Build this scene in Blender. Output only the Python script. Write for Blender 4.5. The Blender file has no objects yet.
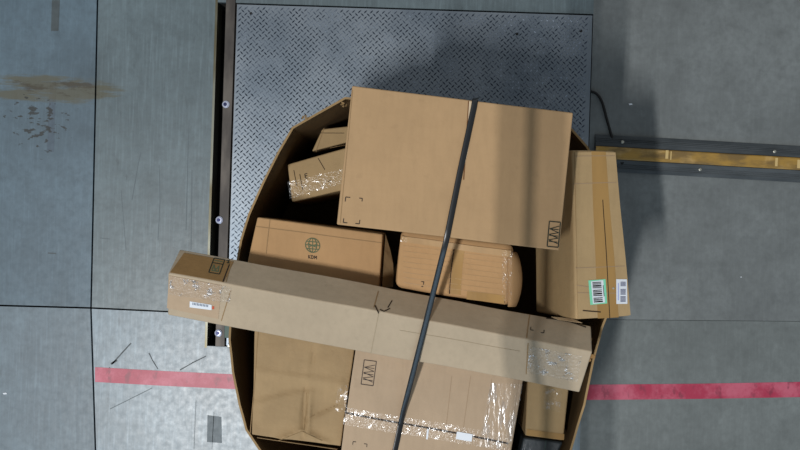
import bpy, bmesh, math, random
from mathutils import Vector, Matrix, noise
random.seed(7)
SC = bpy.context.scene
COL = SC.collection

# ------------------------------------------------------------------ camera
H, F, PHI = 3.8, 1068.0, math.radians(1.8)
CP, SP = math.cos(PHI), math.sin(PHI)
CAM = Vector((0, 0, H))
cd = bpy.data.cameras.new('camera'); cam = bpy.data.objects.new('camera', cd); COL.objects.link(cam)
cd.sensor_width = 36.0; cd.lens = F*36/800; cd.clip_end = 60
cam.location = CAM; cam.rotation_euler = (0, 0, PHI)
SC.camera = cam
SC.view_settings.view_transform = 'Standard'; SC.view_settings.look = 'None'
SC.view_settings.gamma = 1; SC.view_settings.exposure = 0; SC.view_settings.use_curve_mapping = False

def ray(px, py):
    u, v = (px-400)/F, (225-py)/F
    return Vector((CP*u - SP*v, SP*u + CP*v, -1.0))
def at(px, py, z):
    return CAM + ray(px, py)*(H-z)
def on(px, py, o, n, off=0.0):
    d = ray(px, py)
    t = (o-CAM).dot(n)/d.dot(n)
    return CAM + d*t + n*off

# ------------------------------------------------------------------ materials
def srgb(r, g, b):
    f = lambda c: c/12.92 if c <= .04045 else ((c+.055)/1.055)**2.4
    return (f(r/255), f(g/255), f(b/255), 1)
class Mat:
    def __init__(s, name, rough=.7, metal=0.0, spec=.5):
        s.m = bpy.data.materials.new(name); s.m.use_nodes = True
        s.nt = s.m.node_tree; s.N = s.nt.nodes; s.L = s.nt.links
        s.b = s.N['Principled BSDF']; s.out = s.N['Material Output']
        s.b.inputs['Roughness'].default_value = rough
        s.b.inputs['Metallic'].default_value = metal
        s.b.inputs['Specular IOR Level'].default_value = spec
        s.tc = s.N.new('ShaderNodeTexCoord')
    def col(s, c): s.b.inputs['Base Color'].default_value = c; return s
    def link(s, a, b): s.L.new(a, b)
    def coord(s, scale=(1, 1, 1), rot=(0, 0, 0), loc=(0, 0, 0)):
        mp = s.N.new('ShaderNodeMapping'); mp.inputs['Scale'].default_value = scale
        mp.inputs['Rotation'].default_value = rot; mp.inputs['Location'].default_value = loc
        s.link(s.tc.outputs['Object'], mp.inputs['Vector']); return mp.outputs['Vector']
    def noise(s, scale, detail=4, stretch=(1, 1, 1), rough=.55, rot=(0, 0, 0), loc=(0, 0, 0)):
        n = s.N.new('ShaderNodeTexNoise'); n.inputs['Scale'].default_value = scale
        n.inputs['Detail'].default_value = detail; n.inputs['Roughness'].default_value = rough
        s.link(s.coord(stretch, rot, loc), n.inputs['Vector']); return n.outputs['Fac']
    def math(s, op, a, b=None, c=None, clamp=False):
        n = s.N.new('ShaderNodeMath'); n.operation = op; n.use_clamp = clamp
        for i, x in enumerate((a, b, c)):
            if x is None: continue
            if isinstance(x, (int, float)): n.inputs[i].default_value = x
            else: s.link(x, n.inputs[i])
        return n.outputs[0]
    def step(s, x, lo, hi):
        n = s.N.new('ShaderNodeMapRange'); n.interpolation_type = 'SMOOTHSTEP'
        n.inputs['From Min'].default_value = lo; n.inputs['From Max'].default_value = hi
        s.link(x, n.inputs['Value']); return n.outputs['Result']
    def mix(s, fac, a, b, mode='MIX'):
        n = s.N.new('ShaderNodeMix'); n.data_type = 'RGBA'; n.blend_type = mode
        if isinstance(fac, (int, float)): n.inputs[0].default_value = fac
        else: s.link(fac, n.inputs[0])
        for i, x in ((6, a), (7, b)):
            if isinstance(x, tuple): n.inputs[i].default_value = x
            else: s.link(x, n.inputs[i])
        return n.outputs[2]
    def base(s, x): s.link(x, s.b.inputs['Base Color']); return s
    def bump(s, h, strength=.3, dist=.002):
        n = s.N.new('ShaderNodeBump'); n.inputs['Strength'].default_value = strength
        n.inputs['Distance'].default_value = dist
        s.link(h, n.inputs['Height']); s.link(n.outputs['Normal'], s.b.inputs['Normal']); return s
    def xyz(s):
        n = s.N.new('ShaderNodeSeparateXYZ'); s.link(s.tc.outputs['Object'], n.inputs[0]); return n.outputs

def scl(c, k): return (c[0]*k, c[1]*k, c[2]*k, 1)
def cardboard(name, c, flute=0.0, rough=.75, var=.10, bmp=.4):
    m = Mat(name, rough, spec=.25)
    big = m.noise(5, 5); fine = m.noise(70, 3, (1, .25, 1)); spots = m.noise(28, 6)
    k = m.mix(m.step(big, .3, .7), scl(c, 1-var), scl(c, 1+var*.7))
    k = m.mix(m.step(fine, .35, .75), k, m.mix(.12, k, scl(c, .55)))
    k = m.mix(m.math('MULTIPLY', m.step(spots, .62, .72), .16), k, scl(c, .6))
    m.base(k)
    m.bump(m.noise(9, 5, (1, 1.6, 1)), bmp, .008)
    return m.m
K_BIG = cardboard('kraft_smooth', srgb(176, 145, 108), var=.05)
K_PALE = cardboard('kraft_greyish', srgb(178, 162, 139), var=.06)
K_PALE2 = cardboard('kraft_pinkish', srgb(177, 155, 130), var=.06)
K_MID = cardboard('kraft_worn', srgb(162, 137, 102), bmp=.8, var=.14)
K_TAN = cardboard('kraft_tan', srgb(183, 146, 104), var=.08)
K_OCH = cardboard('kraft_ochre', srgb(174, 148, 109), var=.09)
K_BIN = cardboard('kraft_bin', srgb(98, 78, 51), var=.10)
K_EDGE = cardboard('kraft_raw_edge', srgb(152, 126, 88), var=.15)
K_DK = cardboard('kraft_brown', srgb(150, 118, 76), var=.10)

def plain(name, c, rough=.6, metal=0.0, spec=.4): return Mat(name, rough, metal, spec).col(c).m
INK = plain('green_black_ink', srgb(38, 46, 36), .8)
INKG = plain('faded_green_ink', srgb(92, 104, 78), .85)
INKB = plain('black_ink', srgb(28, 28, 30), .8)
GAPM = plain('dark_seam', srgb(48, 36, 24), .9)
CREASE = plain('crease_line', srgb(148, 121, 86), .85)
CREASE_F = plain('brown_crease', srgb(142, 117, 82), .85); CREASE_P = plain('faint_crease', srgb(160, 145, 121), .85)
CREASE_G = plain('soft_crease', srgb(158, 135, 110), .85)
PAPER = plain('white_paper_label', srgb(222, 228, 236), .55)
MINT = plain('mint_green_label', srgb(128, 214, 176), .55)
REDINK = plain('red_ink', srgb(196, 84, 58), .7)

def tape_brown(name, c, fac=.75):
    m = Mat(name, .32, spec=.5)
    n = m.noise(14, 4, (1, .2, 1)); m.base(m.mix(m.step(n, .3, .7), scl(c, .88), scl(c, 1.1)))
    m.bump(m.noise(40, 3), .15, .002); return m.m
TAPE = tape_brown('brown_packing_tape', srgb(164, 128, 74))
TAPE_P = tape_brown('pale_packing_tape', srgb(178, 145, 102))
def film(name, fac, tint=(.95, .97, 1, 1), sc=130, strength=.55, rough=.22, stretch=(1, 1, 1), dist=.004, lo=.50, hi=.60):
    m = Mat(name)
    N, L = m.N, m.L
    tr = N.new('ShaderNodeBsdfTransparent'); gl = N.new('ShaderNodeBsdfGlossy')
    gl.inputs['Roughness'].default_value = rough; gl.inputs['Color'].default_value = tint
    b = N.new('ShaderNodeBump'); b.inputs['Strength'].default_value = strength; b.inputs['Distance'].default_value = dist
    L.new(m.noise(sc, 3, stretch), b.inputs['Height']); L.new(b.outputs['Normal'], gl.inputs['Normal'])
    m1 = N.new('ShaderNodeMixShader')
    k = m.step(m.noise(sc*.55, 4, stretch, .6, loc=(5, 2, 1)), lo, hi)
    L.new(m.math('MULTIPLY_ADD', k, fac, fac*.12), m1.inputs[0])
    L.new(tr.outputs[0], m1.inputs[1]); L.new(gl.outputs[0], m1.inputs[2])
    L.new(m1.outputs[0], m.out.inputs['Surface']); return m.m
FILM = film('clear_tape', .085, rough=.16, lo=.54, hi=.64)
FILM_S = film('clear_tape_creased', .30, sc=85, strength=1.0, dist=.012, rough=.34, lo=.54, hi=.62)
FILM2 = film('clear_wrap', .10, sc=90, lo=.54, hi=.64)

# ------------------------------------------------------------------ object helpers
def link_mesh(name, verts, faces, mats, parent=None, smooth=False, mi=None):
    o_ = Vector((0, 0, 0)) if parent is None else parent_world(parent)
    me = bpy.data.meshes.new(name)
    me.from_pydata([tuple(Vector(v)-o_) for v in verts], [], faces)
    for m in (mats if isinstance(mats, (list, tuple)) else [mats]): me.materials.append(m)
    if mi:
        for p, i in zip(me.polygons, mi): p.material_index = i
    bm = bmesh.new(); bm.from_mesh(me)
    bmesh.ops.remove_doubles(bm, verts=bm.verts, dist=1e-5)
    bmesh.ops.recalc_face_normals(bm, faces=bm.faces)
    bm.to_mesh(me); bm.free()
    if smooth:
        for p in me.polygons: p.use_smooth = True
    o = bpy.data.objects.new(name, me); COL.objects.link(o)
    if parent is not None: o.parent = parent
    return o
def parent_world(p):
    v = Vector((0, 0, 0))
    while p is not None:
        v += p.location; p = p.parent
    return v
def thing(name, label, cat, loc, group=None):
    o = bpy.data.objects.new(name, None); COL.objects.link(o); o.location = loc
    o.empty_display_size = .1
    o['label'] = label; o['category'] = cat
    if group: o['group'] = group
    return o
def tag(o, label, cat, group=None):
    o['label'] = label; o['category'] = cat
    if group: o['group'] = group
    return o
def structure(o): o['kind'] = 'structure'; return o

def bil(q, s, t):
    a, b, c, d = q    # a(0,0) b(1,0) c(1,1) d(0,1)
    return a*(1-s)*(1-t) + b*s*(1-t) + c*s*t + d*(1-s)*t
class MB:
    def __init__(s): s.v = []; s.f = []; s.mi = []
    def add(s, vs, fs, m=0):
        k = len(s.v); s.v += [Vector(x) for x in vs]; s.f += [[i+k for i in f] for f in fs]; s.mi += [m]*len(fs)
    def grid(s, q, nu, nv, m=0, fn=None):
        vs = []
        for j in range(nv+1):
            for i in range(nu+1):
                p = bil(q, i/nu, j/nv); vs.append(fn(p) if fn else p)
        W = nu+1
        s.add(vs, [[j*W+i, j*W+i+1, (j+1)*W+i+1, (j+1)*W+i] for j in range(nv) for i in range(nu)], m)
    def hexa(s, top, bot, nu=1, nv=1, nw=1, m=0, fn=None):
        a, b, c, d = top; e, f, g, h = bot
        for q, x, y in (((a, b, c, d), nu, nv), ((e, f, g, h), nu, nv), ((a, b, f, e), nu, nw),
                        ((b, c, g, f), nv, nw), ((c, d, h, g), nu, nw), ((d, a, e, h), nv, nw)):
            s.grid(q, x, y, m, fn)
    def box(s, x0, x1, y0, y1, z0, z1, m=0):
        q = [(x0, y0), (x1, y0), (x1, y1), (x0, y1)]
        s.hexa([Vector((x, y, z1)) for x, y in q], [Vector((x, y, z0)) for x, y in q], m=m)
    def disc(s, c, r, z0, z1, n=14, m=0, dome=0.0):
        vs = [(c[0]+r*math.cos(2*math.pi*i/n), c[1]+r*math.sin(2*math.pi*i/n), z) for z in (z0, z1) for i in range(n)]
        s.add(vs, [[i, (i+1) % n, n+(i+1) % n, n+i] for i in range(n)] + [list(range(n))[::-1]], m)
        if dome:
            vs2 = [(c[0]+.6*r*math.cos(2*math.pi*i/n), c[1]+.6*r*math.sin(2*math.pi*i/n), z1+dome) for i in range(n)]
            ring = [(c[0]+r*math.cos(2*math.pi*i/n), c[1]+r*math.sin(2*math.pi*i/n), z1) for i in range(n)]
            s.add(ring+vs2, [[i, (i+1) % n, n+(i+1) % n, n+i] for i in range(n)] + [list(range(n, 2*n))], m)
        else: s.add(vs[n:], [list(range(n))], m)
    def tube(s, pts, r, n=8, m=0):
        rings = []
        for i, p in enumerate(pts):
            d = (pts[min(i+1, len(pts)-1)]-pts[max(i-1, 0)]).normalized()
            u = d.orthogonal().normalized() if i == 0 else (u - d*u.dot(d)).normalized()
            w = d.cross(u)
            rings.append([p + (u*math.cos(2*math.pi*k/n)+w*math.sin(2*math.pi*k/n))*r for k in range(n)])
        vs = [v for r_ in rings for v in r_]
        fs = [[i*n+k, i*n+(k+1) % n, (i+1)*n+(k+1) % n, (i+1)*n+k] for i in range(len(pts)-1) for k in range(n)]
        fs += [list(range(n))[::-1], [(len(pts)-1)*n+k for k in range(n)]]
        s.add(vs, fs, m)
    def build(s, name, mats, parent=None, smooth=False):
        return link_mesh(name, s.v, s.f, mats, parent, smooth, s.mi)
def bevel(o, w, seg=3, ang=50):
    b = o.modifiers.new('bevel', 'BEVEL'); b.width = w; b.segments = seg
    b.limit_method = 'ANGLE'; b.angle_limit = math.radians(ang); b.harden_normals = False
    for p in o.data.polygons: p.use_smooth = True
    o.data.set_sharp_from_angle(angle=math.radians(42)) if hasattr(o.data, 'set_sharp_from_angle') else None
    return o

# a carton: its top face is a (nearly flat) quad seen in the photo; the body hangs below it
class Carton:
    def __init__(s, name, label, top, down, mat, amp=.002, freq=5, bev=.004, group='cartons heaped in the bin', seed=0, parts=True, bulge=0.0, cat='carton', folds=(), res=.02):
        s.top = top
        s.n = (top[1]-top[0]).cross(top[3]-top[0]).normalized()
        if s.n.z < 0: s.n = -s.n
        s.o = sum(top, Vector())/4
        s.amp, s.freq, s.seed, s.bulge = amp, freq, Vector((seed*3.7, seed*1.3, seed)), bulge
        s.folds = [(s.P(*a), s.P(*b), d*1.7, w, st) for a, b, d, w, st in folds]
        bot = [p+down for p in top]
        base = (sum(bot, Vector())/4)
        s.root = thing(name, label, cat, (base.x, base.y, min(p.z for p in bot)), group)
        L = lambda a, b: max(2, min(30, int((b-a).length/res))) if res == .02 else int((b-a).length/res)
        mb = MB(); mb.hexa(top, bot, L(top[0], top[1]), L(top[1], top[2]), max(2, int(down.length/.035)), fn=s.disp)
        s.body = bevel(mb.build('body', mat, s.root), bev, 3)
        s.mat = mat
    def disp(s, p):
        q = p*s.freq + s.seed
        for A, B, d, w, st in getattr(s, 'folds', ()):
            if abs((p-s.o).dot(s.n)) > .01: break
            ab = B-A; t = (p-A).dot(ab)/ab.length_squared; e = p-A-ab*max(0, min(1, t))
            sd = ab.cross(p-A).dot(s.n)/ab.length; r = e.length
            fade = max(0, min(1, 1.15-abs(t-.5)*1.3)) if 0 <= t <= 1 else math.exp(-(min(abs(t), abs(t-1))*ab.length/(2*w))**2)*.5
            if st: h = d*fade*math.exp(-max(0, -sd)/(w*.35))*math.exp(-(max(0, sd)/(w*4))**1.5) if sd < 0 or r < w*12 else 0
            else: h = d*fade*math.exp(-(sd/w)**2)
            p = p + s.n*h
        return p + Vector((noise.noise(q), noise.noise(q+Vector((31, 7, 3))), noise.noise(q+Vector((5, 77, 13)))))*s.amp
    def P(s, px, py, off=0.0):
        return on(px, py, s.o, s.n, off)
    def sheet(s, name, pxq, mat, off=.0006, th=.0005, parent=None, res=.02):
        q = [s.P(x, y) for x, y in pxq]
        nu = max(1, int((q[1]-q[0]).length/res)); nv = max(1, int((q[3]-q[0]).length/res))
        mb = MB()
        mb.hexa([p+s.n*(off+th) for p in q], [p+s.n*off for p in q], nu, nv, 1, fn=lambda p: s.disp(p))
        return mb.build(name, mat, parent or s.root)
    def lines(s, name, segs, mat, w=.002, off=.0009, parent=None, th=.0004):
        if name in ('crease', 'tear', 'corner_print', 'print', 'tape_ridge') and len(segs) > 1:
            comps = []
            for sg in segs:
                hit = [c for c in comps if any(p in q for p in sg for q in c)]
                new = [sg]
                for c in hit: new = c+new; comps.remove(c)
                comps.append(new)
            if len(comps) > 1:
                return [s.lines(name, c, mat, w, off, parent, th) for c in comps]
        mb = MB()
        for a, b in segs:
            A, B = s.P(*a), s.P(*b); d = (B-A).normalized(); k = s.n.cross(d)*(w/2)
            q = [A-k, B-k, B+k, A+k]; nu = max(1, int((B-A).length/.02))
            mb.hexa([p+s.n*(off+th) for p in q], [p+s.n*off for p in q], nu, 1, 1, fn=s.disp)
        return mb.build(name, mat, parent or s.root)
def quadpx(c, z): 
    zs = z if isinstance(z, (list, tuple)) else [z]*4
    return [at(x, y, k) for (x, y), k in zip(c, zs)]
def planar(c, z):
    q = quadpx(c, z); nn = (q[1]-q[0]).cross(q[3]-q[0]).normalized()
    q[2] = on(*c[2], q[0], nn); return q
def carton_px(name, label, px, z, depth, mat, lean=(0, 0), **kw):
    # px order: top-left, top-right, bottom-right, bottom-left ; down = straight down + lean
    top = planar(px, z); return Carton(name, label, top, Vector((lean[0], lean[1], -depth)), mat, **kw)

# ------------------------------------------------------------------ floor
def floor_mat(name, c, rough, streak=.12, stain=False, loc=(0, 0, 0)):
    m = Mat(name, rough, spec=.5)
    a = m.noise(2.2, 6, (1, 1, 1), .6, loc=loc); b = m.noise(9, 6, (1, .35, 1), .65, loc=loc)
    d = m.noise(120, 4, (1, .05, 1), loc=loc); e = m.noise(45, 5, loc=loc)
    k = m.mix(m.step(a, .25, .75), scl(c, .78), scl(c, 1.2))
    k = m.mix(m.step(b, .3, .75), k, m.mix(.35, k, scl(c, .55)))
    k = m.mix(m.math('MULTIPLY', m.step(d, .45, .75), streak*2.2), k, scl(c, 1.6))
    k = m.mix(m.math('MULTIPLY', m.step(e, .35, .7), .35), k, scl(c, .62))
    cl = m.noise(14, 8, (1, .8, 1), .68, loc=(loc[0]+9, loc[1], 3)); gr = m.noise(38, 6, (1, .3, 1), .7, loc=(loc[0], loc[1]+4, 1))
    k = m.mix(m.math('MULTIPLY', m.step(cl, .46, .72), .42), k, scl(c, .50))
    k = m.mix(m.math('MULTIPLY', m.step(cl, .46, .24), .35), k, scl(c, 1.5))
    k = m.mix(m.math('MULTIPLY', m.step(gr, .55, .75), streak*2.4), k, scl(c, .38))
    if stain:
        X, Y, Z = m.xyz()
        def ell(cx, cy, rx, ry):
            dx = m.math('DIVIDE', m.math('SUBTRACT', X, cx), rx); dy = m.math('DIVIDE', m.math('SUBTRACT', Y, cy), ry)
            return m.math('ADD', m.math('POWER', m.math('ABSOLUTE', dx), 2), m.math('POWER', m.math('ABSOLUTE', dy), 2))
        st = m.noise(6, 6, (.8, 5, 1), .65)
        r1 = ell(*PX(52, 90), .30, .052)
        msk = m.step(m.math('SUBTRACT', st, m.math('MULTIPLY', r1, .2)), .30, .48)
        k = m.mix(m.math('MULTIPLY', msk, .72), k, srgb(88, 82, 56))
        st2 = m.noise(11, 6, (.7, 3.2, 1), .7, loc=(3, 1, 0))
        msk2 = m.step(m.math('SUBTRACT', st2, m.math('MULTIPLY', ell(*PX(60, 88), .22, .042), .22)), .42, .52)
        k = m.mix(m.math('MULTIPLY', msk2, .75), k, srgb(58, 50, 36))
        sp = m.noise(46, 3, (.7, 1.3, 1), .5, loc=(7, 2, 0))
        msk3 = m.step(m.math('SUBTRACT', sp, m.math('MULTIPLY', ell(*PX(38, 124), .13, .12), .16)), .52, .57)
        k = m.mix(m.math('MULTIPLY', msk3, .9), k, srgb(42, 45, 44))
    m.base(k)
    r = m.N.new('ShaderNodeMapRange'); r.inputs['To Min'].default_value = rough-.08; r.inputs['To Max'].default_value = rough+.12
    m.link(e, r.inputs['Value']); m.link(r.outputs['Result'], m.b.inputs['Roughness'])
    m.bump(m.noise(30, 6), .10, .003)
    return m.m
def PX(px, py):
    p = at(px, py, 0); return p.x, p.y
F_UL = floor_mat('concrete_upper_left', srgb(92, 112, 125), .45, .10, True)
F_UM = floor_mat('concrete_upper_middle', srgb(101, 116, 122), .36, .2, True)
F_LL = floor_mat('concrete_lower_left', srgb(108, 125, 136), .40, .14, loc=(2, 5, 0))
F_LM = floor_mat('concrete_lower_middle', srgb(128, 145, 156), .34, .26, loc=(1, 2, 0))
F_UR = floor_mat('concrete_upper_right', srgb(116, 122, 123), .55, .05, loc=(4, 4, 0))
F_LR = floor_mat('concrete_lower_right', srgb(117, 124, 124), .55, .06, loc=(6, 1, 0))
JOINT = plain('joint_filler', srgb(30, 32, 34), .95)
PITM = plain('pit_concrete', srgb(38, 38, 36), .95)
SCUFF = plain('scuff_mark', srgb(82, 88, 92), .6); SCUFF_F = plain('faint_scuff', srgb(92, 104, 110), .5)
PATCH = plain('patch_repair', srgb(104, 112, 116), .6)

PX0, PX1, PY0, PY1 = -.674, .664, -.452, .772      # the pit the scale sits in
g = .003
mb = MB()
def slab(poly, m, zt=0.0):
    n = len(poly); 
    mb.add([(x, y, zt) for x, y in poly]+[(x, y, -.03) for x, y in poly],
           [list(range(n))] + [[i, (i+1) % n, n+(i+1) % n, n+i] for i in range(n)], m)
W = 4.0
JX = PX(91, 308)            # crossing of the saw cuts
JT = at(97.5, 0, 0); JB = at(95.5, 450, 0)
def ext(a, b, y):           # point of the line a-b at height y
    t = (y-a[1])/(b[1]-a[1]); return a[0]+(b[0]-a[0])*t, y
jt = ext(JX, (JT.x, JT.y), W); jb = ext(JX, (JB.x, JB.y), -W)
jl = at(0, 305.5, 0); t_ = (-W-JX[0])/(jl.x-JX[0]); jl = (-W, JX[1]+(jl.y-JX[1])*t_)
jp = (PX0, at(206, 313.5, 0).y)
jr0 = at(630, 321.5, 0); jr1 = at(800, 323, 0)
jq = (PX1, jr0.y+.002); sl = (jr1.y-jr0.y)/(jr1.x-jr0.x); jr = (W, jq[1]+sl*(W-PX1))
G = lambda p, dx, dy: (p[0]+dx*g, p[1]+dy*g)
slab([(-W, W), G(jt, -1, 0), G(JX, -1, 1), G(jl, 0, 1)], 0)
slab([G(jt, 1, 0), (PX0, W), (PX0, PY1), (PX0, jp[1]+g*.8), G(JX, 1, 1)], 1)
slab([G(jl, 0, -1), G(JX, -1, -1), G(jb, -1, 0), (-W, -W)], 2)
slab([G(JX, 1, -1), (PX0, jp[1]-g*.8), (PX0, PY0), (PX0, -W), G(jb, 1, 0)], 3)
slab([(PX0, W), (PX1, W), (PX1, PY1), (PX0, PY1)], 1)
slab([(PX0, PY0), (PX1, PY0), (PX1, -W), (PX0, -W)], 3)
slab([(PX1, W), (W, W), G(jr, 0, .22), G(jq, 0, .22), (PX1, PY1)], 4)
slab([G(jq, 0, -.22), G(jr, 0, -.22), (W, -W), (PX1, -W), (PX1, PY0)], 5)
# bed under the joints, and the pit
for (x0, x1, y0, y1) in ((-W, PX0, -W, W), (PX1, W, -W, W), (PX0, PX1, PY1, W), (PX0, PX1, -W, PY0)):
    mb.add([(x0, y0, -.02), (x1, y0, -.02), (x1, y1, -.02), (x0, y1, -.02)], [[0, 1, 2, 3]], 6)
mb.add([(PX0, PY0, -.16), (PX1, PY0, -.16), (PX1, PY1, -.16), (PX0, PY1, -.16),
        (PX0, PY0, -.02), (PX1, PY0, -.02), (PX1, PY1, -.02), (PX0, PY1, -.02)],
       [[0, 1, 2, 3], [0, 1, 5, 4], [1, 2, 6, 5], [2, 3, 7, 6], [3, 0, 4, 7]], 7)
def mark(pts, w, m, z=.0004):
    for a, b in zip(pts, pts[1:]):
        A, B = at(*a, 0), at(*b, 0); d = (B-A).normalized(); k = Vector((-d.y, d.x, 0))*(w/2)
        mb.add([v+Vector((0, 0, z)) for v in (A-k, B-k, B+k*.7, A+k)], [[0, 1, 2, 3]], m)
for pts, w in (([(112, 364), (121, 354), (131, 343)], .005), ([(111, 364), (117, 360)], .008), ([(149, 353), (153, 361), (158, 369)], .004), ([(180, 370), (192, 363), (206, 356)], .004),
               ([(110, 409), (130, 399), (152, 388)], .003), ([(109, 367), (119, 380)], .003), ([(48, 253), (56, 253.5)], .004), ([(100, 238), (110, 239)], .003),
               ([(132, 200), (138, 165), (141, 152)], .003), ([(158, 240), (160, 200), (159, 165)], .0025), ([(186, 230), (188, 150), (189, 120)], .003), ([(191, 250), (192, 170)], .003), ([(126, 250), (121, 190)], .002), ([(214, 412), (212, 449)], .002), ([(194, 449), (196, 400)], .002)):
    mark(pts, w, 12 if w < .0031 else 8)
a, b, c, d = [at(*p, 0) for p in ((207.5, 415), (221.5, 417), (222, 443), (207, 442))]
mb.add([v+Vector((0, 0, .0004)) for v in (a, b, c, d)], [[0, 1, 2, 3]], 9)
a, b, c, d = [at(*p, 0) for p in ((52, 0), (60, 0), (58.5, 31), (51, 31))]
mb.add([v+Vector((0, 0, .0004)) for v in (a, b, c, d)], [[0, 1, 2, 3]], 10)
a, b, c, d = [at(*p, 0) for p in ((50, 82), (56, 82), (54, 152), (47, 152))]
mb.add([v+Vector((0, 0, .0004)) for v in (a, b, c, d)], [[0, 1, 2, 3]], 11)
RES1 = floor_mat('tape_residue', srgb(74, 84, 88), .6); RES2 = floor_mat('tape_residue_faint', srgb(88, 104, 118), .55, .1, True)
PATCHM = floor_mat('worn_patch', srgb(112, 122, 128), .55, .1)
fl = mb.build('floor', [F_UL, F_UM, F_LL, F_LM, F_UR, F_LR, JOINT, PITM, SCUFF, PATCHM, RES1, RES2, SCUFF_F])
structure(fl)

# worn steel lip on the pit edge
LIP = Mat('worn_steel_lip', .4, .6); LIP.base(LIP.mix(LIP.step(LIP.noise(20, 4, (1, .2, 1)), .4, .62), srgb(122, 124, 114), srgb(94, 88, 68))); LIP = LIP.m
mb = MB(); mb.box(PX0-.007, PX0+.001, PY0-.006, W*.6, -.10, .0012); structure(mb.build('trim_1', LIP))

# ------------------------------------------------------------------ floor scale
STEEL = Mat('galvanised_steel', .42, .75, .5)
STEEL.base(STEEL.mix(STEEL.step(STEEL.noise(4, 6), .3, .7), srgb(108, 119, 130), srgb(134, 143, 152)))
STEEL.bump(STEEL.noise(60, 4), .12, .002); STEEL = STEEL.m
TREAD = Mat('tread_painted_reflection', .45, .65, .5)
TREAD.base(TREAD.mix(TREAD.step(TREAD.noise(26, 4), .42, .66), srgb(56, 66, 82), srgb(150, 162, 178))); TREAD = TREAD.m  # dark reflections on the lozenge sides are put into this colour
DKHOLE = plain('dark_recess', srgb(18, 20, 24), .7)
DKSTEEL = Mat('rusty_dark_steel', .5, .35, .4)
DKSTEEL.base(DKSTEEL.mix(DKSTEEL.step(DKSTEEL.noise(14, 5, (1, .3, 1)), .35, .7), srgb(64, 60, 58), srgb(104, 98, 92))); DKSTEEL = DKSTEEL.m
SX0, SX1, SY0, SY1 = -.602, .659, -.446, .764
ZP = .012
sc = thing('floor_scale', 'square steel diamond-plate floor scale set into the concrete under the bin', 'scale', ((SX0+SX1)/2, (SY0+SY1)/2, -.16))
mb = MB(); mb.box(SX0, SX1, SY0, SY1, ZP-.012, ZP)
# diamond tread: raised lozenges in alternating diagonals
P = .0212
nx, ny = int((SX1-SX0)/P), int((SY1-SY0)/P)
vs, fs = [], []
for j in range(ny):
    for i in range(nx):
        for h_ in (0, 1):
            cx = SX0+(i+.5+.5*h_)*P; cy = SY0+(j+.5+.5*h_)*P
            if cx > SX1-.012 or cy > SY1-.012 or cx < SX0+.01: continue
            a_ = math.radians(45 if h_ == 0 else -45) + .04
            if -.35 < cx < .42 and cy < .25 and cy > -.44 and math.hypot((cx-.05)/.40, (cy+.1)/.33) < 1: continue
            c, s = math.cos(a_), math.sin(a_)
            k = len(vs)
            for lx, ly, z in ((-.0098, 0, 0), (0, -.0030, 0), (.0098, 0, 0), (0, .0030, 0), (-.005, 0, .0022), (.005, 0, .0022)):
                vs.append((cx+lx*c-ly*s, cy+lx*s+ly*c, ZP-.0002+z))
            fs += [[k, k+1, k+5, k+4], [k+1, k+2, k+5], [k+2, k+3, k+4, k+5], [k+3, k, k+4]]
mb.add(vs, fs, 1)
mb.build('deck_plate', [STEEL, TREAD], sc)
mb = MB(); mb.box(SX0+.004, SX1-.004, SY0+.004, SY1-.004, -.10, ZP-.0121)
for x in (SX0+.1, SX1-.1):
    for y in (SY0+.1, SY1-.1): mb.disc((x, y), .03, -.16, -.099)
mb.build('scale_frame', DKSTEEL, sc)
for p in ((251, 13.5), (517, 34), (581, 31)):
    c = at(*p, ZP); mb = MB(); mb.disc(c, .0052, ZP-.001, ZP+.0008, 12); mb.build('screw', DKHOLE, sc)

BOLT = plain('bolt_steel', srgb(196, 202, 224), .3, .25)
BOLTC = plain('bolt_socket', srgb(40, 46, 84), .4, .5)
GRN = plain('green_painted_steel', srgb(78, 96, 90), .55, .2)
SILV = plain('bare_steel', srgb(178, 178, 168), .35, .8)
rl = thing('steel_rail', 'dark bolted steel rail along the left edge of the scale', 'rail', (-.625, .5, -.16))
mb = MB(); mb.box(-.643, -.609, -.452, 2.4, -.15, .006); mb.box(-.607, -.604, -.452, 2.4, -.15, -.006)
o = mb.build('rail_bar', DKSTEEL, rl); bevel(o, .002, 2)
mb = MB()
for p in ((226, 104.5), (219.5, 220), (218.5, 333)):
    c = at(*p, .006); mb = MB(); mb.disc(c, .0130, .004, .010, 18, 0, .003); b_ = mb.build('bolt', BOLT, rl)
    mb = MB(); mb.disc((c.x-.002, c.y), .0066, .0125, .0138, 12); mb.build('socket', BOLTC, b_)
a = at(224, 320, .03); b = at(229, 330, .03)
mb = MB(); mb.box(a.x, b.x+.002, b.y-.03, a.y+.04, .004, .016); bevel(mb.build('end_bracket', GRN, rl), .002, 2)
a = at(227, 328, .03); b = at(230.5, 348, .03)
mb = MB(); mb.box(a.x, b.x, b.y, a.y, -.05, .010); bevel(mb.build('end_stop', SILV, rl), .002, 2)

# cable from the scale to the ramp
CBL = plain('black_cable', srgb(16, 17, 18), .5)
pts = [at(x, y, .008) for x, y in ((586, 90), (591, 91), (596, 93.5), (600, 98), (603, 105), (606, 116), (609, 127), (611, 134), (613, 141))]
pts[0].z = -.006; pts[1].z = .003; pts[-1].z = .010
sm = []
for i in range(len(pts)-1):
    p0, p1, p2, p3 = pts[max(i-1, 0)], pts[i], pts[i+1], pts[min(i+2, len(pts)-1)]
    for k in range(5):
        t = k/5; sm.append(.5*((2*p1)+(-p0+p2)*t+(2*p0-5*p1+4*p2-p3)*t*t+(-p0+3*p1-3*p2+p3)*t**3))
sm.append(pts[-1])
mb = MB(); mb.tube(sm, .0045, 8); tag(mb.build('cable', CBL, None, True), 'thin black cable curving from the scale edge to the rubber cable ramp', 'cable')

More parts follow.
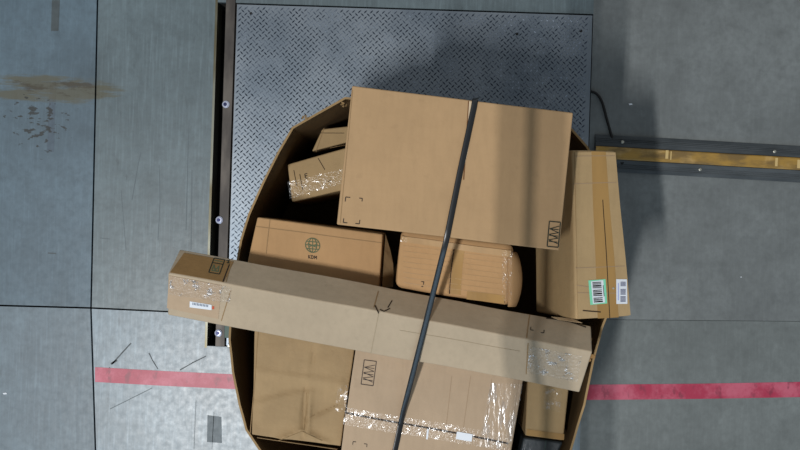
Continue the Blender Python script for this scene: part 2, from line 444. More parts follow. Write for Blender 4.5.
# rubber cable ramp
RUB = Mat('black_rubber', .62, spec=.4); RUB.base(RUB.mix(RUB.step(RUB.noise(30, 5, (.2, 1, 1)), .3, .7), srgb(56, 62, 66), srgb(78, 84, 88))); RUB = RUB.m
YEL = Mat('worn_yellow_cover', .5, spec=.4)
YEL.base(YEL.mix(YEL.step(YEL.noise(30, 6, (.35, 1, 1)), .36, .62), srgb(124, 100, 58), YEL.mix(YEL.step(YEL.noise(14, 5, loc=(3, 3, 0)), .45, .6), srgb(168, 132, 62), srgb(190, 156, 96)))); YEL = YEL.m
cr = thing('cable_ramp', 'long black rubber cable ramp with a worn yellow strip running off to the right', 'cable ramp', at(700, 160, 0))
A0, A1 = at(594, 152.5, 0), at(800, 164.5, 0); dr = (A1-A0).normalized(); dn = Vector((-dr.y, dr.x, 0))
L0, L1 = A0-dr*0.0, A0+dr*1.6
def prof(name, pr, mat, x0=L0, x1=L1):
    mb = MB(); n = len(pr)
    mb.add([x+dn*u+Vector((0, 0, z)) for x in (x0, x1) for u, z in pr],
           [[i, (i+1) % n, n+(i+1) % n, n+i] for i in range(n)]+[list(range(n))[::-1], list(range(n, 2*n))])
    return mb.build(name, mat, cr)
hw = .0645; yh = .0215
o = prof('ramp_base', [(-hw, 0), (-hw, .006), (-.032, .022), (-yh-.002, .024), (-yh-.002, .018), (yh+.002, .018), (yh+.002, .024), (.032, .022), (hw, .006), (hw, 0)], RUB)
for u in (-.052, -.046, -.040, .040, .046, .052):
    zz = .006+(hw-abs(u))/(hw-.032)*.016
    prof('ridge', [(u-.0012, zz-.002), (u-.0012, zz+.0022), (u+.0012, zz+.0022), (u+.0012, zz-.002)], RUB)
o = prof('cover_strip', [(-yh, .0182), (-yh, .026), (-yh+.004, .029), (yh-.004, .029), (yh, .026), (yh, .0182)], YEL, L0+dr*.002, L1)
for p in ((622.5, 142), (700, 169.5), (774.5, 151.5)):
    c = at(*p, .02); mb = MB(); mb.disc(c, .0055, .012, .0235, 12, 0, .001); mb.build('screw', SILV, cr)
c = at(622, 162.5, .02); mb = MB(); mb.disc(c, .0065, .012, .0225, 12); mb.build('screw_hole', DKHOLE, cr)
WEAR = plain('pale_wear', srgb(206, 178, 120), .6)
for x, y, w in ((667, 154.5, .010), (671, 155.5, .004), (776.5, 162, .009), (799, 164, .012)):
    c = at(x, y, .03); q = [c+dr*sx*w+dn*sy*.015 for sx, sy in ((-.5, -1), (.5, -1), (.5, 1), (-.5, 1))]
    mb = MB(); mb.hexa([Vector((p.x, p.y, .0296)) for p in q], [Vector((p.x, p.y, .0288)) for p in q]); mb.build('wear_mark', WEAR, cr)

# red line on the floor
REDM = Mat('red_floor_tape', .42, spec=.5)
rn = REDM.mix(REDM.step(REDM.noise(7, 6, (1, 1, 1), .7), .42, .66), srgb(172, 48, 78), srgb(196, 96, 118))
rn = REDM.mix(REDM.math('MULTIPLY', REDM.step(REDM.noise(34, 5, (1, .5, 1)), .54, .70), .7), rn, srgb(120, 48, 66)); REDM.base(rn); REDM = REDM.m
mb = MB()
rp = [(95, 374.5), (165, 378.5), (240, 382), (400, 388.5), (590, 392.3), (700, 391.3), (800, 389.5), (960, 386)]
up = []
for i, (x, y) in enumerate(rp):
    hw_ = 7.4 if x < 300 else 7.6
    up.append((at(x, y-hw_, .0008), at(x, y+hw_, .0008)))
mb.add([v for p in up for v in p], [[2*i, 2*i+1, 2*i+3, 2*i+2] for i in range(len(up)-1)])
o = mb.build('floor_tape', REDM); o.modifiers.new('th', 'SOLIDIFY').thickness = .0006
tag(o, 'worn red tape line stuck across the concrete floor', 'floor tape')

# scraps of paper
for k, ((x, y), s_, lab) in enumerate((((630.5, 104.2), 2.0, 'tiny white paper scrap on dark floor just above the cable ramp'), ((5, 393.5), 2.2, 'tiny white paper scrap on the floor at the far left'), ((741, 277), 1.0, 'tiny white fleck on the open concrete right of the bin'))):
    q = [at(x+dx*s_, y+dy*s_*.6, .0) for dx, dy in ((-1, -.4), (.6, -.7), (1, .4), (-.5, .7))]
    mb = MB(); mb.hexa([p+Vector((0, 0, .002)) for p in q], [p+Vector((0, 0, .0003)) for p in q]); o = mb.build('paper_scrap', PAPER); tag(o, lab, 'paper scrap', 'paper scraps on the floor')

# ------------------------------------------------------------------ octagonal bin
ZR = .85
rim = [(345, 97), (318, 112), (292, 127), (278, 151), (262, 183), (248, 214), (240, 240), (234, 275), (230, 312), (228.5, 340), (232, 372), (238.5, 405), (245.5, 430), (260, 452),
       (290, 500), (345, 540), (420, 552), (480, 545), (530, 520), (556, 485), (572, 450), (585, 405), (594.5, 360), (603, 328), (613, 303), (616, 262), (614, 215), (603, 175), (588, 146), (572, 128), (520, 116), (460, 108), (400, 102)]
rw = [at(x, y, ZR) for x, y in rim]
pts = []
for i in range(len(rw)):
    a, b = rw[i], rw[(i+1) % len(rw)]
    n = max(1, int((b-a).length/.03))
    for k in range(n): pts.append(a+(b-a)*(k/n))
cen = sum(pts, Vector())/len(pts)
n = len(pts); TH = .006
bn = thing('cardboard_bin', 'large octagonal cardboard bin standing on the steel scale, heaped with cartons', 'bin', (cen.x, cen.y, ZP))
inn = []
for i, p in enumerate(pts):
    d = (pts[(i+1) % n]-pts[i-1]); nn = Vector((-d.y, d.x, 0)).normalized()
    if nn.dot(cen-p) < 0: nn = -nn
    inn.append(p+nn*TH)
def zr(i):
    p = pts[i]; return ZR + .006*noise.noise(p*7) + .003*noise.noise(p*30)
mb = MB(); rows = 9
for k in range(rows):
    f0, f1 = k/rows, (k+1)/rows
    for i in range(n):
        j = (i+1) % n
        z = lambda q, f: ZP+.003+(zr(q)-ZP-.003)*f
        for ring in (pts, inn):
            mb.add([(ring[i].x, ring[i].y, z(i, f0)), (ring[j].x, ring[j].y, z(j, f0)), (ring[j].x, ring[j].y, z(j, f1)), (ring[i].x, ring[i].y, z(i, f1))], [[0, 1, 2, 3]])
for i in range(n):
    j = (i+1) % n
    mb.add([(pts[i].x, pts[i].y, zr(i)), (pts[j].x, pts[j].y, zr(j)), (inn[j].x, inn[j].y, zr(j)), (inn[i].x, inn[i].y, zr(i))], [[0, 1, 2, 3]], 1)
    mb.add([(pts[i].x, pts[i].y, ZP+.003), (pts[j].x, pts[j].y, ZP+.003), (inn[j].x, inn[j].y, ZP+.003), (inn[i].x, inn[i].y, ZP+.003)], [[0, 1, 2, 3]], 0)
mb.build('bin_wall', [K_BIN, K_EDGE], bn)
mb = MB()
mb.add([(p.x, p.y, ZP+.001) for p in inn]+[(p.x, p.y, ZP+.010) for p in inn], [list(range(n))[::-1], list(range(n, 2*n))]+[[i, (i+1) % n, n+(i+1) % n, n+i] for i in range(n)])
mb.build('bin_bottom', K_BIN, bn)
# frayed bits on the rim by the upper left fold
for (x, y) in ((306, 116), (345, 104)):
    c = at(x, y, ZR+.004); mb = MB()
    for k in range(5):
        d = Vector((random.uniform(-1, 1), random.uniform(-1, 1), random.uniform(0, .8))).normalized()*.010
        e = d.cross(Vector((0, 0, 1))).normalized()*.003; o_ = c+Vector((random.uniform(-.008, .008), random.uniform(-.005, .005), -.004))
        mb.hexa([o_-e, o_+e, o_+e*.5+d, o_-e*.5+d], [v-Vector((0, 0, .001)) for v in (o_-e, o_+e, o_+e*.5+d, o_-e*.5+d)])
    mb.build('torn_edge', K_EDGE, bn)
ZB = ZP+.0175

# ------------------------------------------------------------------ cartons
# deep carton in the upper left corner of the bin
zb = .55
B = carton_px('carton', 'small deep carton in the upper left corner of the bin, above the clear-taped one', [(322, 129), (367, 124), (365, 137.5), (312, 151.5)], zb, zb-ZB, K_OCH, amp=.0015, seed=1)
B.lines('seam', [((318, 133), (344, 133))], GAPM, .0015)
B.lines('crease', [((324, 128), (316, 152)), ((330, 148), (345, 145))], CREASE, .002)
# taped carton below it
za = .64
A = carton_px('carton', 'carton with crumpled clear tape glinting, beside the largest carton\'s left edge', [(287.5, 164), (384, 137.5), (392, 180), (292, 202)], za, za-ZB, K_OCH, amp=.0025, seed=2)
A.lines('crease', [((318, 158), (325, 170)), ((294, 170), (297, 186)), ((300, 174), (303, 190))], GAPM, .0018)
A.sheet('clear_tape', [(287.5, 182), (384, 160), (387, 172), (290, 199)], FILM, .0012, .0004, res=.008)
A.lines('print', [((305, 174), (307.5, 173.4)), ((305, 174), (305.6, 178)), ((305.3, 176), (307.5, 175.5)), ((305.7, 178.4), (308, 178)), ((328, 182), (331, 181))], INKB, .002, .0018)

# globe-printed carton
zc = .868
C_ = carton_px('carton', 'tan carton printed with a faded green globe, left behind the long carton', [(258, 217), (383, 234), (379, 291), (245, 272)], zc, zc-ZB, K_TAN, lean=(0, 0), amp=.0025, seed=3)
C_.lines('flap_crease', [((256, 226), (382, 243))], CREASE, .002)
C_.lines('crease', [((270.5, 219), (266.5, 253))], CREASE, .002)
segs = []
gx, gy, gr = 313.2, 245.3, 7.2
def ellp(rx, ry, n=22, sk=.13): return [(gx+rx*math.cos(2*math.pi*i/n), gy+ry*math.sin(2*math.pi*i/n)+sk*rx*math.cos(2*math.pi*i/n)*.6) for i in range(n+1)]
for rx in (gr, gr*.55):
    e = ellp(rx, gr); segs += list(zip(e, e[1:]))
segs += [((gx, gy-gr), (gx, gy+gr)), ((gx-gr, gy-.6), (gx+gr, gy+.6)), ((gx-gr*.85, gy-4), (gx+gr*.85, gy-3)), ((gx-gr*.85, gy+3.2), (gx+gr*.85, gy+4.2)), ((gx-5, gy-1.8), (gx+4, gy+2.2)), ((gx-4, gy+1.5), (gx+5, gy-1.2))]
C_.lines('globe_print', segs, INKG, .0024)
LET = {'K': [((0, 0), (0, 1)), ((0, .5), (.8, 0)), ((0, .5), (.8, 1))], 'D': [((0, 0), (0, 1)), ((0, 0), (.6, .1)), ((.6, .1), (.8, .5)), ((.8, .5), (.6, .9)), ((.6, .9), (0, 1))],
       'M': [((0, 1), (0, 0)), ((0, 0), (.45, .6)), ((.45, .6), (.9, 0)), ((.9, 0), (.9, 1))]}
segs = []
for i, ch in enumerate('KDM'):
    for (a, b), (c, d) in LET[ch]:
        f = lambda u, v: (309.2+i*2.9+u*2.3, 255.0+i*.35+v*3.4+u*.25)
        segs.append((f(a, b), f(c, d)))
C_.lines('lettering', segs, INKB, .0017)
# side flap standing out on its right side
a, b = C_.P(384.2, 234.6), C_.P(381, 283)
q = [a, a+Vector((.010, -.004, -.015)), b+Vector((.040, .012, -.09)), b]
mb = MB()
p0, p1 = C_.P(384, 234), C_.P(380.5, 288)
cur = [(0, .000, -.002), (.3, .016, -.030), (.55, .026, -.042), (.8, .030, -.050), (1, .030, -.055)]
vsA = [p0+(p1-p0)*t+Vector((.004, 0, -.004)) for t, _, _ in cur]; vsB = [p0+(p1-p0)*t+Vector((.004+dx, 0, -.004+dz)) for t, dx, dz in cur]
for i in range(4):
    t_ = [vsA[i], vsB[i], vsB[i+1], vsA[i+1]]; mb.hexa(t_, [v-Vector((0, 0, .003)) for v in t_])
mb.build('side_flap', K_MID, C_.root)

# bulky taped carton in the middle
zd = .948
D_ = carton_px('carton', 'bulging carton with rounded taped corners in the middle, under the strap', [(402, 229), (515, 243.5), (511, 305), (395, 288)], zd, .72, K_TAN, amp=.006, freq=6, bev=.018, seed=4)
D_.sheet('flap', [(401.5, 239), (453, 245.5), (449, 292), (397.5, 284)], K_TAN, .0003, .0022)
D_.sheet('flap', [(456, 246), (508, 252), (505, 300), (452, 293)], K_TAN, .0003, .0022)
D_.lines('seam', [((455, 245), (450.5, 293))], GAPM, .0025, .0005)
D_.sheet('tape', [(456, 245.6), (466, 246.8), (461.5, 294.2), (451.5, 293)], TAPE, .0030, .0004)
D_.sheet('tape', [(402, 236.5), (512, 250.5), (511, 257), (402, 242)], TAPE_P, .0032, .0004)
D_.sheet('tape', [(468, 290.5), (504, 294.5), (503, 303), (467, 298.5)], TAPE, .0032, .0004)
D_.sheet('clear_tape', [(503, 250), (513, 251.5), (510, 300), (501, 299)], FILM, .0040, .0004, res=.01)
D_.sheet('clear_tape', [(402, 237), (410, 238), (408, 243), (401, 242)], FILM, .0042, .0004, res=.01)
D_.lines('tape_ridge', [((404, 246+k*5.2), (506-k*.6, 258+k*5.2)) for k in range(8)], TAPE_P, .0012, .0026, th=.0008)
D_.lines('print', [((422, 281), (425, 281.3)), ((424.7, 281), (424.2, 284)), ((422, 286), (424, 286))], INKB, .0022, .003)
# its bulging right end, wrapped round with tape
mb = MB()
pa, pb = D_.P(509, 252), D_.P(507, 306)
ang = [0, .35, .7, 1.05, 1.4, 1.57]
N_ = 8
prof_ = [(0, .0005), (.016, -.002), (.028, -.010), (.037, -.024), (.041, -.05), (.040, -.16), (.034, -.32)]
ring = []
for i in range(N_+1):
    t = i/N_; bl = .55+.45*math.sin(math.pi*min(max(t, .02), .98))**.5
    base = pa+(pb-pa)*t
    ring.append([D_.disp(base+Vector((dx*bl, 0, dz))) for dx, dz in prof_])
for i in range(N_):
    for k in range(len(prof_)-1):
        mb.add([ring[i][k], ring[i][k+1], ring[i+1][k+1], ring[i+1][k]], [[0, 1, 2, 3]])
o = mb.build('bulged_end', K_TAN, D_.root, True); o.modifiers.new('th', 'SOLIDIFY').thickness = .003

# lower left carton
zf = .872
F_ = carton_px('carton', 'dented brown carton in the lower left of the bin', [(255, 318), (355, 344), (340.5, 447), (252, 434.5)], [zf, .848, .848, zf], .60, K_MID, lean=(0, .05), amp=.003, freq=6, bev=.006, seed=5, res=.007,
    folds=[((306, 390), (303, 436), -.006, .006, 0), ((311, 390), (308, 432), .004, .006, 0), ((250, 402), (284, 393), -.004, .010, 1), ((284, 393), (312, 389), -.004, .010, 1),
           ((274, 441), (302, 431), .006, .007, 0), ((302, 431), (326, 443), .006, .007, 0), ((308, 420), (341, 403), -.006, .010, 1), ((314, 346), (312, 370), -.003, .006, 0), ((255, 372), (340, 384), .003, .010, 0), ((335, 392), (346, 380), .004, .008, 0)])
F_.lines('crease', [((307, 393), (304, 432)), ((310, 418), (338, 405)), ((278, 440), (302, 431)), ((302, 431), (322, 441))], CREASE_F, .0016, .0004)
F_.lines('flap_crease', [((259, 323), (250.5, 433))], CREASE, .002)
F_.sheet('clear_tape', [(338, 385), (349, 382), (346, 412), (335, 412)], FILM2, .0010, .0004, res=.01)
# lower flap folded down over its near side
mb = MB(); a, b = F_.P(257, 437.3), F_.P(337, 449)
for k in range(6):
    p, q_ = a+(b-a)*(k/6), a+(b-a)*((k+1)/6); dz = Vector((0, -.012, -.06))
    t_ = [p+Vector((0, -.002, 0)), q_+Vector((0, -.002, 0)), q_+dz, p+dz]; mb.hexa(t_, [v+Vector((0, .0015, -.001)) for v in t_])
mb.build('end_flap', K_MID, F_.root)

# lower centre carton
zg = .868
Gc = carton_px('carton', 'pale carton at the bottom centre with a taped seam and the strap across it', [(357, 340), (526, 362), (502, 505), (336, 490)], zg, zg-ZB, K_PALE2, amp=.002, seed=6)
seamY = lambda x: 412.5 + (x-346)*(443.0-412.5)/(508-346)
Gc.sheet('flap', [(356.5, 343), (521, 366), (508.5, seamY(508)-1), (346.5, seamY(346)-1)], K_PALE2, .0003, .0025)
Gc.sheet('flap', [(345.5, seamY(345)+1), (507.5, seamY(507)+1), (502.5, 502), (337, 488)], K_PALE2, .0003, .0025)
Gc.lines('seam', [((346, seamY(346)), (508, seamY(508)))], GAPM, .004, .0005)
Gc.sheet('clear_tape', [(346, 407), (511, 435), (506, 451), (343, 424)], FILM, .0034, .0004, res=.008)
Gc.sheet('clear_wrap', [(491, 383), (523, 384), (509, 450), (478, 446)], film('clear_wrap_stretched', .12, sc=90, stretch=(1, .3, 1)), .0036, .0004, res=.008)
Gc.lines('crease', [((471, 376), (463, 430)), ((492, 379), (484, 440)), ((452, 376), (446, 428))], CREASE_G, .0016, .0030)
def pictogram(c, o, ux, uy, mat, w=.0022, lvl=.0031):
    f = lambda a, b: (o[0]+ux[0]*a+uy[0]*b, o[1]+ux[1]*a+uy[1]*b)
    s_ = [(f(0, 0), f(1, 0)), (f(1, 0), f(1, 1)), (f(1, 1), f(0, 1)), (f(0, 1), f(0, 0))]
    r = c.lines('handling_mark', s_, mat, w, lvl)
    z = [.16, .30, .42, .52, .64, .74, .86]
    s_ = [(f(.08 if k % 2 else .92, z[k]), f(.92 if k % 2 else .08, z[k+1])) for k in range(6)]
    s_ += [(f(.1, .3), f(.9, .3)), (f(.1, .56), f(.9, .56)), (f(.1, .8), f(.9, .8))]
    c.lines('symbols', s_, mat, w*.75, lvl, parent=r)
pictogram(Gc, (364, 360), (12, 1.6), (-3, 24), plain('brown_black_ink', srgb(62, 54, 50), .8))
br = lambda x, y, sx, sy, k=4: [((x, y), (x+sx*k, y+sx*k*.12)), ((x, y), (x-sy*k*.12, y+sy*k))]
Gc.lines('corner_print', br(353, 441, 1, 1, 3)+br(367, 443.5, -1, 1, 3), INKB, .0018, .0031)
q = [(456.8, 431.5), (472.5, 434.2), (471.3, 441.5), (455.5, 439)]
Gc.sheet('painted_glint', q, PAPER, .0042, .0004)  # overexposed glint on the tape, painted as a white patch
Gc.sheet('painted_glint', [(427, 428.6), (428.8, 429), (427.6, 439.3), (425.9, 439)], PAPER, .0042, .0004)

# narrow lower right carton and the dark one in front of it
zh = .80
Hc = carton_px('carton', 'narrow ochre carton in the lower right corner of the bin', [(528, 372), (570, 378), (563.5, 440.5), (525, 435.5)], zh, .55, K_OCH, amp=.0015, seed=7)
Hc.sheet('clear_wrap', [(546, 388), (562, 390), (560, 412), (543, 408)], FILM2, .0010, .0004, res=.008)
Hc.sheet('tape', [(527, 429), (564.5, 434), (564, 440), (526, 435)], TAPE, .0010, .0004)
DKW = Mat('dark_grey_wrap', .38, spec=.5).col(srgb(52, 60, 66)); DKW.bump(DKW.noise(14, 4), .5, .008); DKW = DKW.m
zj = .78
J = carton_px('carton', 'dark grey wrapped carton at the bottom edge below the narrow ochre one', [(523.5, 437.5), (563.5, 442.5), (541, 488), (513, 484)], zj, .5, DKW, amp=.002, seed=8, bev=.006)
J.sheet('clear_wrap', [(524, 439), (535, 440.5), (530, 458), (521, 456)], FILM, .0010, .0004, res=.008)
J.lines('fold', [((546, 441), (542, 470))], plain('wrap_fold', srgb(64, 84, 82), .4), .003)

# right carton leaning over the rim
top = planar([(572, 151), (616, 151), (631, 316), (576, 319)], [1.0, .955, .955, 1.0])
Ic = Carton('carton', 'tall narrow carton leaning over the right rim with two barcode labels', top, Vector((-.085, .004, -.16)), K_OCH, amp=.003, seed=9, bev=.006)
Ic.sheet('flap', [(574, 153), (601.5, 152.5), (608.5, 316.5), (577.5, 317.5)], K_OCH, .0003, .0025)
Ic.sheet('flap', [(602.8, 152.5), (615, 152.5), (630, 315), (609.6, 316.5)], K_OCH, .0003, .0025)
Ic.lines('seam', [((602, 152), (609, 318))], GAPM, .0032, .0006)
Ic.sheet('tape', [(590.5, 152), (605, 152), (618, 317), (597, 318)], tape_brown('old_packing_tape', srgb(163, 128, 76)), .0030, .0004)
Ic.lines('seam', [((602.3, 200), (609, 318))], GAPM, .0022, .0034)
Ic.lines('crease', [((575, 268), (624, 266)), ((577, 292.5), (626, 293)), ((576, 285), (590, 287)), ((573, 157), (614, 156)), ((573, 184), (616, 183))], CREASE_G, .0016, .0032)
Ic.lines('tear', [((582, 310), (600, 311.5))], GAPM, .003, .0034)
sl_ = Ic.sheet('shipping_label', [(587.5, 280.3), (604.5, 279), (606.3, 303), (589.5, 304.4)], MINT, .0036, .0004); sl_['label'] = 'mint green bordered barcode label'
sl2 = Ic.sheet('label_paper', [(590, 281.3), (602.2, 280), (604, 302), (592, 303.4)], PAPER, .0042, .0003, parent=sl_)
segs = []
for k in range(16):
    if k in (5, 11): continue
    y = 282.5+k*1.28; segs.append(((591.3+k*.1, y), (600+k*.12, y-.5+.35*(k % 3))))
Ic.lines('barcode', segs, INKB, .0021, .0047, parent=sl_); Ic.lines('barcode_text', [((602, 285), (603, 296))], INKB, .0016, .0047, parent=sl_)
sl_ = Ic.sheet('shipping_label', [(615.2, 279), (625.8, 279.2), (626.5, 303.6), (615.5, 303.6)], PAPER, .0036, .0004); sl_['label'] = 'white barcode label'
segs = [((619.4, 282+k*1.2), (624.6, 282+k*1.2)) for k in range(17) if k not in (4, 5, 11)]
Ic.lines('barcode', segs, plain('blue_grey_ink', srgb(92, 98, 128), .8), .0019, .0043, parent=sl_)
Ic.lines('barcode_text', [((617.3, 283), (617.3, 300))], plain('pale_blue_ink', srgb(168, 178, 220), .8), .003, .0043, parent=sl_)
mb = MB(); c = Ic.P(612.4, 288.3, .0045)
mb.disc((c.x, c.y), .0028, c.z-.001, c.z+.001, 10); mb.build('staple', SILV, Ic.root)

# the largest, flat carton on top
zt = 1.16
Bg = carton_px('carton', 'largest flat carton lying topmost, the strap running down over it', [(352, 85.5), (573, 113), (559, 250.5), (337, 224.5)], zt, .192, K_BIG, amp=.0015, freq=4, bev=.003, seed=10)
Bg.lines('seam', [((468.5, 101), (463.5, 180))], plain('warm_seam', srgb(112, 76, 46), .9), .003, .0004)
Bg.sheet('inner_liner', [(469, 101.2), (473.5, 101.8), (468, 150), (464.6, 165)], plain('pale_liner', srgb(204, 184, 156), .8), .0006, .0004)
Bg.lines('corner_print', br(346, 197, 1, 1, 4.5)+br(362.5, 198.5, -1, 1, 3)+br(343.5, 222.5, 1, -1, 4)+br(359.5, 224, -1, -1, 4), INKB, .0019)
pictogram(Bg, (549.3, 221.3), (11, 1.1), (-2.2, 25), INK, .0026, .0008)
Bg.lines('edge_crease', [((352.5, 90), (340.5, 223))], CREASE, .0016)

# long carton laid across everything
ZE = 1.04
R0, R1 = at(168.5, 272.8, ZE), at(590, 351, ZE)
ax = (R1-R0).normalized(); pp = Vector((-ax.y, ax.x, 0)); al = math.radians(35)
nL = pp*-math.sin(al)+Vector((0, 0, math.cos(al))); nD = pp*math.cos(al)+Vector((0, 0, math.sin(al)))
dL = -pp*math.cos(al)-Vector((0, 0, math.sin(al))); dD = pp*math.sin(al)-Vector((0, 0, math.cos(al)))
WL, WD = .146, .106
class Face:      # reuse the carton's drawing tools on one face of the long carton
    pass
class LongCarton(Carton):
    def __init__(s): pass
def face_of(o, nrm, root, amp=.003):
    c = LongCarton(); c.o, c.n, c.root = o, nrm, root; c.amp, c.freq, c.seed = amp, 5, Vector((3, 8, 1)); return c
er = thing('carton', 'very long narrow carton laid diagonally across the bin, overhanging its left rim', 'carton', (R0+R1)/2+dL*WL+dD*WD, 'cartons heaped in the bin')
FL, FD = face_of(R0, nL, er), face_of(R0, nD, er)
mb = MB()
S0 = [R0, R0+dL*WL, R0+dL*WL+dD*WD, R0+dD*WD]; S1 = [R1+ax*.006, R1+dL*WL+ax*.010, R1+dL*WL+dD*WD, R1+dD*WD+ax*.008]
for i in range(4):
    j = (i+1) % 4
    mb.grid([S0[i], S1[i], S1[j], S0[j]], 46, 7, 0, FL.disp)
mb.grid(S0, 7, 7, 0, FL.disp); mb.grid(S1, 7, 7, 0, FL.disp)
eb = bevel(mb.build('body', K_PALE, er), .004, 3)
FL.lines('flap_crease', [((231, 290), (222, 321))], CREASE, .0022, .0008)
FL.lines('crease', [((379, 314), (371, 353)), ((400, 330), (520, 351))], CREASE_P, .0014, .0006)
FL.lines('crease', [((528.5, 343), (526, 374))], CREASE, .0025, .0008)
FL.sheet('wrapped_end', [(169.8, 275), (222, 285), (219, 319), (166.5, 308)], K_PALE2, .0006, .0008)
FL.sheet('clear_tape', [(171, 275.5), (232, 287), (230, 303), (169, 294)], FILM_S, .0018, .0004, res=.007)
FL.sheet('clear_tape', [(530, 346), (582, 355), (578, 381), (527, 372)], FILM_S, .0018, .0004, res=.007)
sl_ = FL.sheet('shipping_label', [(190.2, 301), (212.3, 304.6), (212.3, 309.8), (189.8, 307)], PAPER, .0022, .0004); sl_['label'] = 'small white barcode sticker'
segs = [((193.5+k*1.5, 302.2+k*.22), (193.3+k*1.5, 304.5+k*.22)) for k in range(11)]
FL.lines('barcode', segs, plain('grey_ink', srgb(84, 98, 118), .8), .0021, .0027, parent=sl_)
FL.sheet('red_stamp', [(213, 306), (215, 306.3), (214.7, 309), (212.8, 308.7)], REDINK, .0022, .0003)
FD.sheet('wrapped_end', [(184, 253), (234, 262), (224, 282), (170.5, 272)], K_DK, .0005, .0006)
f = lambda a, b: (214.3+10.6*a-5.2*b, 258.6+1.9*a+14.0*b)
r = FD.lines('handling_mark', [(f(0, 0), f(1, 0)), (f(1, 0), f(1, 1)), (f(1, 1), f(0, 1)), (f(0, 1), f(0, 0)), (f(0, .32), f(1, .32))], INK, .0028, .0014)
FD.lines('symbols', [(f(.2, .45), f(.2, .8)), (f(.2, .45), f(.5, .8)), (f(.5, .8), f(.7, .45)), (f(.7, .5), f(.8, .85)), (f(.15, .85), f(.85, .85)), (f(.1, .15), f(.85, .15))], INKG, .003, .0014, parent=r)
FD.lines('printed_line', [((229.5, 265), (223, 282))], INKB, .0028, .0014)
FD.lines('print', [((226.5, 261), (229, 261.5)), ((226.8, 263), (230, 263.5)), ((229.5, 260), (228, 264))], INK, .0022, .0014)
FD.lines('crease', [((378, 292), (374, 308)), ((530, 315), (527, 338)), ((232, 262), (226, 282))], CREASE, .0025, .0008)
FD.lines('tear', [((375, 306), (379, 314)), ((388, 308), (392, 301)), ((384, 312), (390, 309)), ((380, 310), (384, 312))], GAPM, .003, .0010)
FD.lines('corner_print', br(531, 330, 1, -1, 3)+br(544, 333, -1, -1, 3), INKB, .0018, .0010)
FD.lines('tear', [((546, 318.5), (566, 320.5)), ((566, 320.5), (586, 327))], GAPM, .004, .0010)
FD.sheet('torn_strip', [(551, 317.6), (572, 319.2), (582, 323.4), (558, 320.4)], plain('torn_liner', srgb(190, 166, 132), .85), .0022, .0012)
# ragged right end
mb = MB(); random.seed(11)
for k in range(6):
    t = .3+k*.13; c = (R1+dD*WD*.75)+(R1+dL*WL*.25-(R1+dD*WD*.75))*t+ax*.006
    L_ = random.uniform(.004, .018) if 2 < k < 8 else random.uniform(.002, .007)
    d = (ax+Vector((0, 0, random.uniform(-.2, .8)))+pp*random.uniform(-.4, .4)).normalized()*L_; e = (dL-dD).normalized()*random.uniform(.004, .008)
    t_ = [c-e, c+e, c+e*.4+d, c-e*.6+d]; mb.hexa(t_, [v-nL*.0025 for v in t_])
mb.build('torn_edge', K_DK, er)

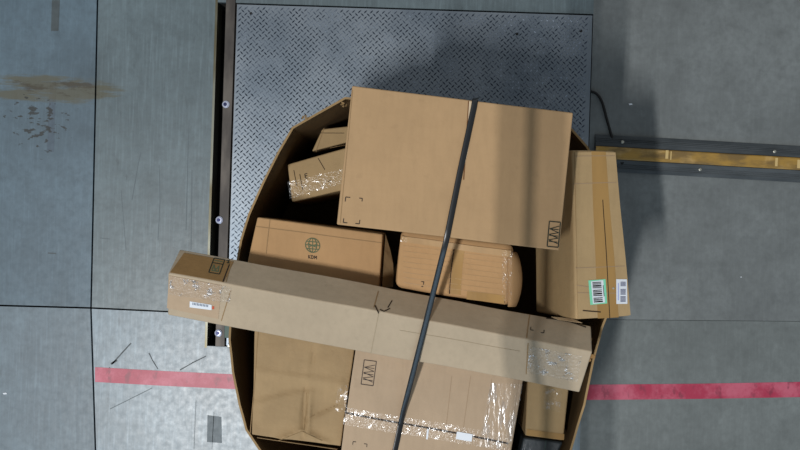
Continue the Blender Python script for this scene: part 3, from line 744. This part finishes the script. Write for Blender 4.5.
# ------------------------------------------------------------------ strap
ST = Mat('black_strap', .30, spec=.6).col(srgb(20, 23, 27)).m
zst = zt+.0042
top_e = at(475.2, 99.5, zst)
pth = [top_e+Vector((.004, .007, -.18)), top_e+Vector((.003, .005, -.006)), top_e+Vector((0, .001, .0004)), at(474, 107, zst), at(460, 172, zst), at(446.2, 241, zst+.001),
       at(426.3, 321, ZE+.0110), at(403.4, 411, zg+.030), at(400.6, 424, zg+.0085), at(397.5, 439, zg+.0085), at(391, 468, zg+.0085), at(386.5, 488, zg+.0085), at(385.2, 496.0, zg+.0075), at(385.1, 497.4, zg+.002), at(385.1, 497.6, zg+.002)+Vector((0, 0, -.30))]
TW = -1; wv = .0074
mb = MB(); rows = []
dense = []
for i in range(len(pth)-1):
    for k in range(6): dense.append(pth[i]+(pth[i+1]-pth[i])*(k/6))
dense.append(pth[-1])
for i, p in enumerate(dense):
    d = (dense[min(i+1, len(dense)-1)]-dense[max(i-1, 0)]).normalized()
    sgn = -1
    side = Vector((1, .22, 0)); side = (side-d*side.dot(d)).normalized()
    nrm = side.cross(d); nrm = nrm if nrm.z > 0 or i < 8 else -nrm
    tw = 0.0
    y = 225-((p.y)*F/(H-p.z))
    k = 1.2 if y > 408 else .6*max(0, min(1, (240-y)/15))
    side = Matrix.Rotation(TW*math.radians(10)*k, 3, d) @ side if d.y < 0 and i > 14 else side
    nrm = side.cross(d); nrm = nrm if nrm.z > 0 or i < 8 else -nrm
    rows.append([p+side*(wv*u)+nrm*h_ for u, h_ in ((-1, -.0007), (-.72, .0002), (0, .0004), (.72, .0002), (1, -.0002))])
m_ = 5
vs = [v for r_ in rows for v in r_]
mb.add(vs, [[i*m_+k, i*m_+k+1, (i+1)*m_+k+1, (i+1)*m_+k] for i in range(len(rows)-1) for k in range(m_-1)])
o = mb.build('strap', ST, None, True); s_ = o.modifiers.new('th', 'SOLIDIFY'); s_.thickness = .001; s_.offset = -1
tag(o, 'long flat black plastic strap pulled taut over the cartons from top to bottom', 'strap')

# ------------------------------------------------------------------ overhead steel beam (unseen, inferred from its shadow bands) and lamps
ZBEAM = 4.2
LX, LY, LZ = -1.80, -2.0, 8.0
bx = .318+(LX-.318)*(ZBEAM-zt)/(LZ-zt)
mb = MB(); bw = .0125
mb.box(bx-bw, bx+bw, -3.0, 3.0, ZBEAM-.05, ZBEAM+.05); structure(mb.build('overhead_beam', DKSTEEL))
def lamp(name, x, y, z, sx, sy, power, col):
    l = bpy.data.lights.new(name, 'AREA'); l.shape = 'RECTANGLE'; l.size = sx; l.size_y = sy
    l.energy = power; l.color = col
    o = bpy.data.objects.new(name, l); COL.objects.link(o); o.location = (x, y, z); return o
for dx in (-.045, .045):
    lamp('lamp_tube', LX+dx, LY, LZ,   .03, 1.1, 215, (1.0, .985, .96))
wl = bpy.data.lights.new('added_sheen_light', 'AREA'); wl.shape = 'RECTANGLE'; wl.size = 3.0; wl.size_y = 4.5  # unseen bluish light, added to give the strap its sheen
wl.energy = 110; wl.color = (.50, .76, 1.0)
wo = bpy.data.objects.new('added_sheen_light', wl); COL.objects.link(wo); wo.location = (1.3, -8.0, 5.0)
wo.rotation_euler = (Vector((.06, -.35, 1.0))-wo.location).to_track_quat('-Z', 'Y').to_euler()
w = bpy.data.worlds.new('world'); SC.world = w; w.use_nodes = True
w.node_tree.nodes['Background'].inputs[0].default_value = (.90, .96, 1.0, 1)
w.node_tree.nodes['Background'].inputs[1].default_value = .28
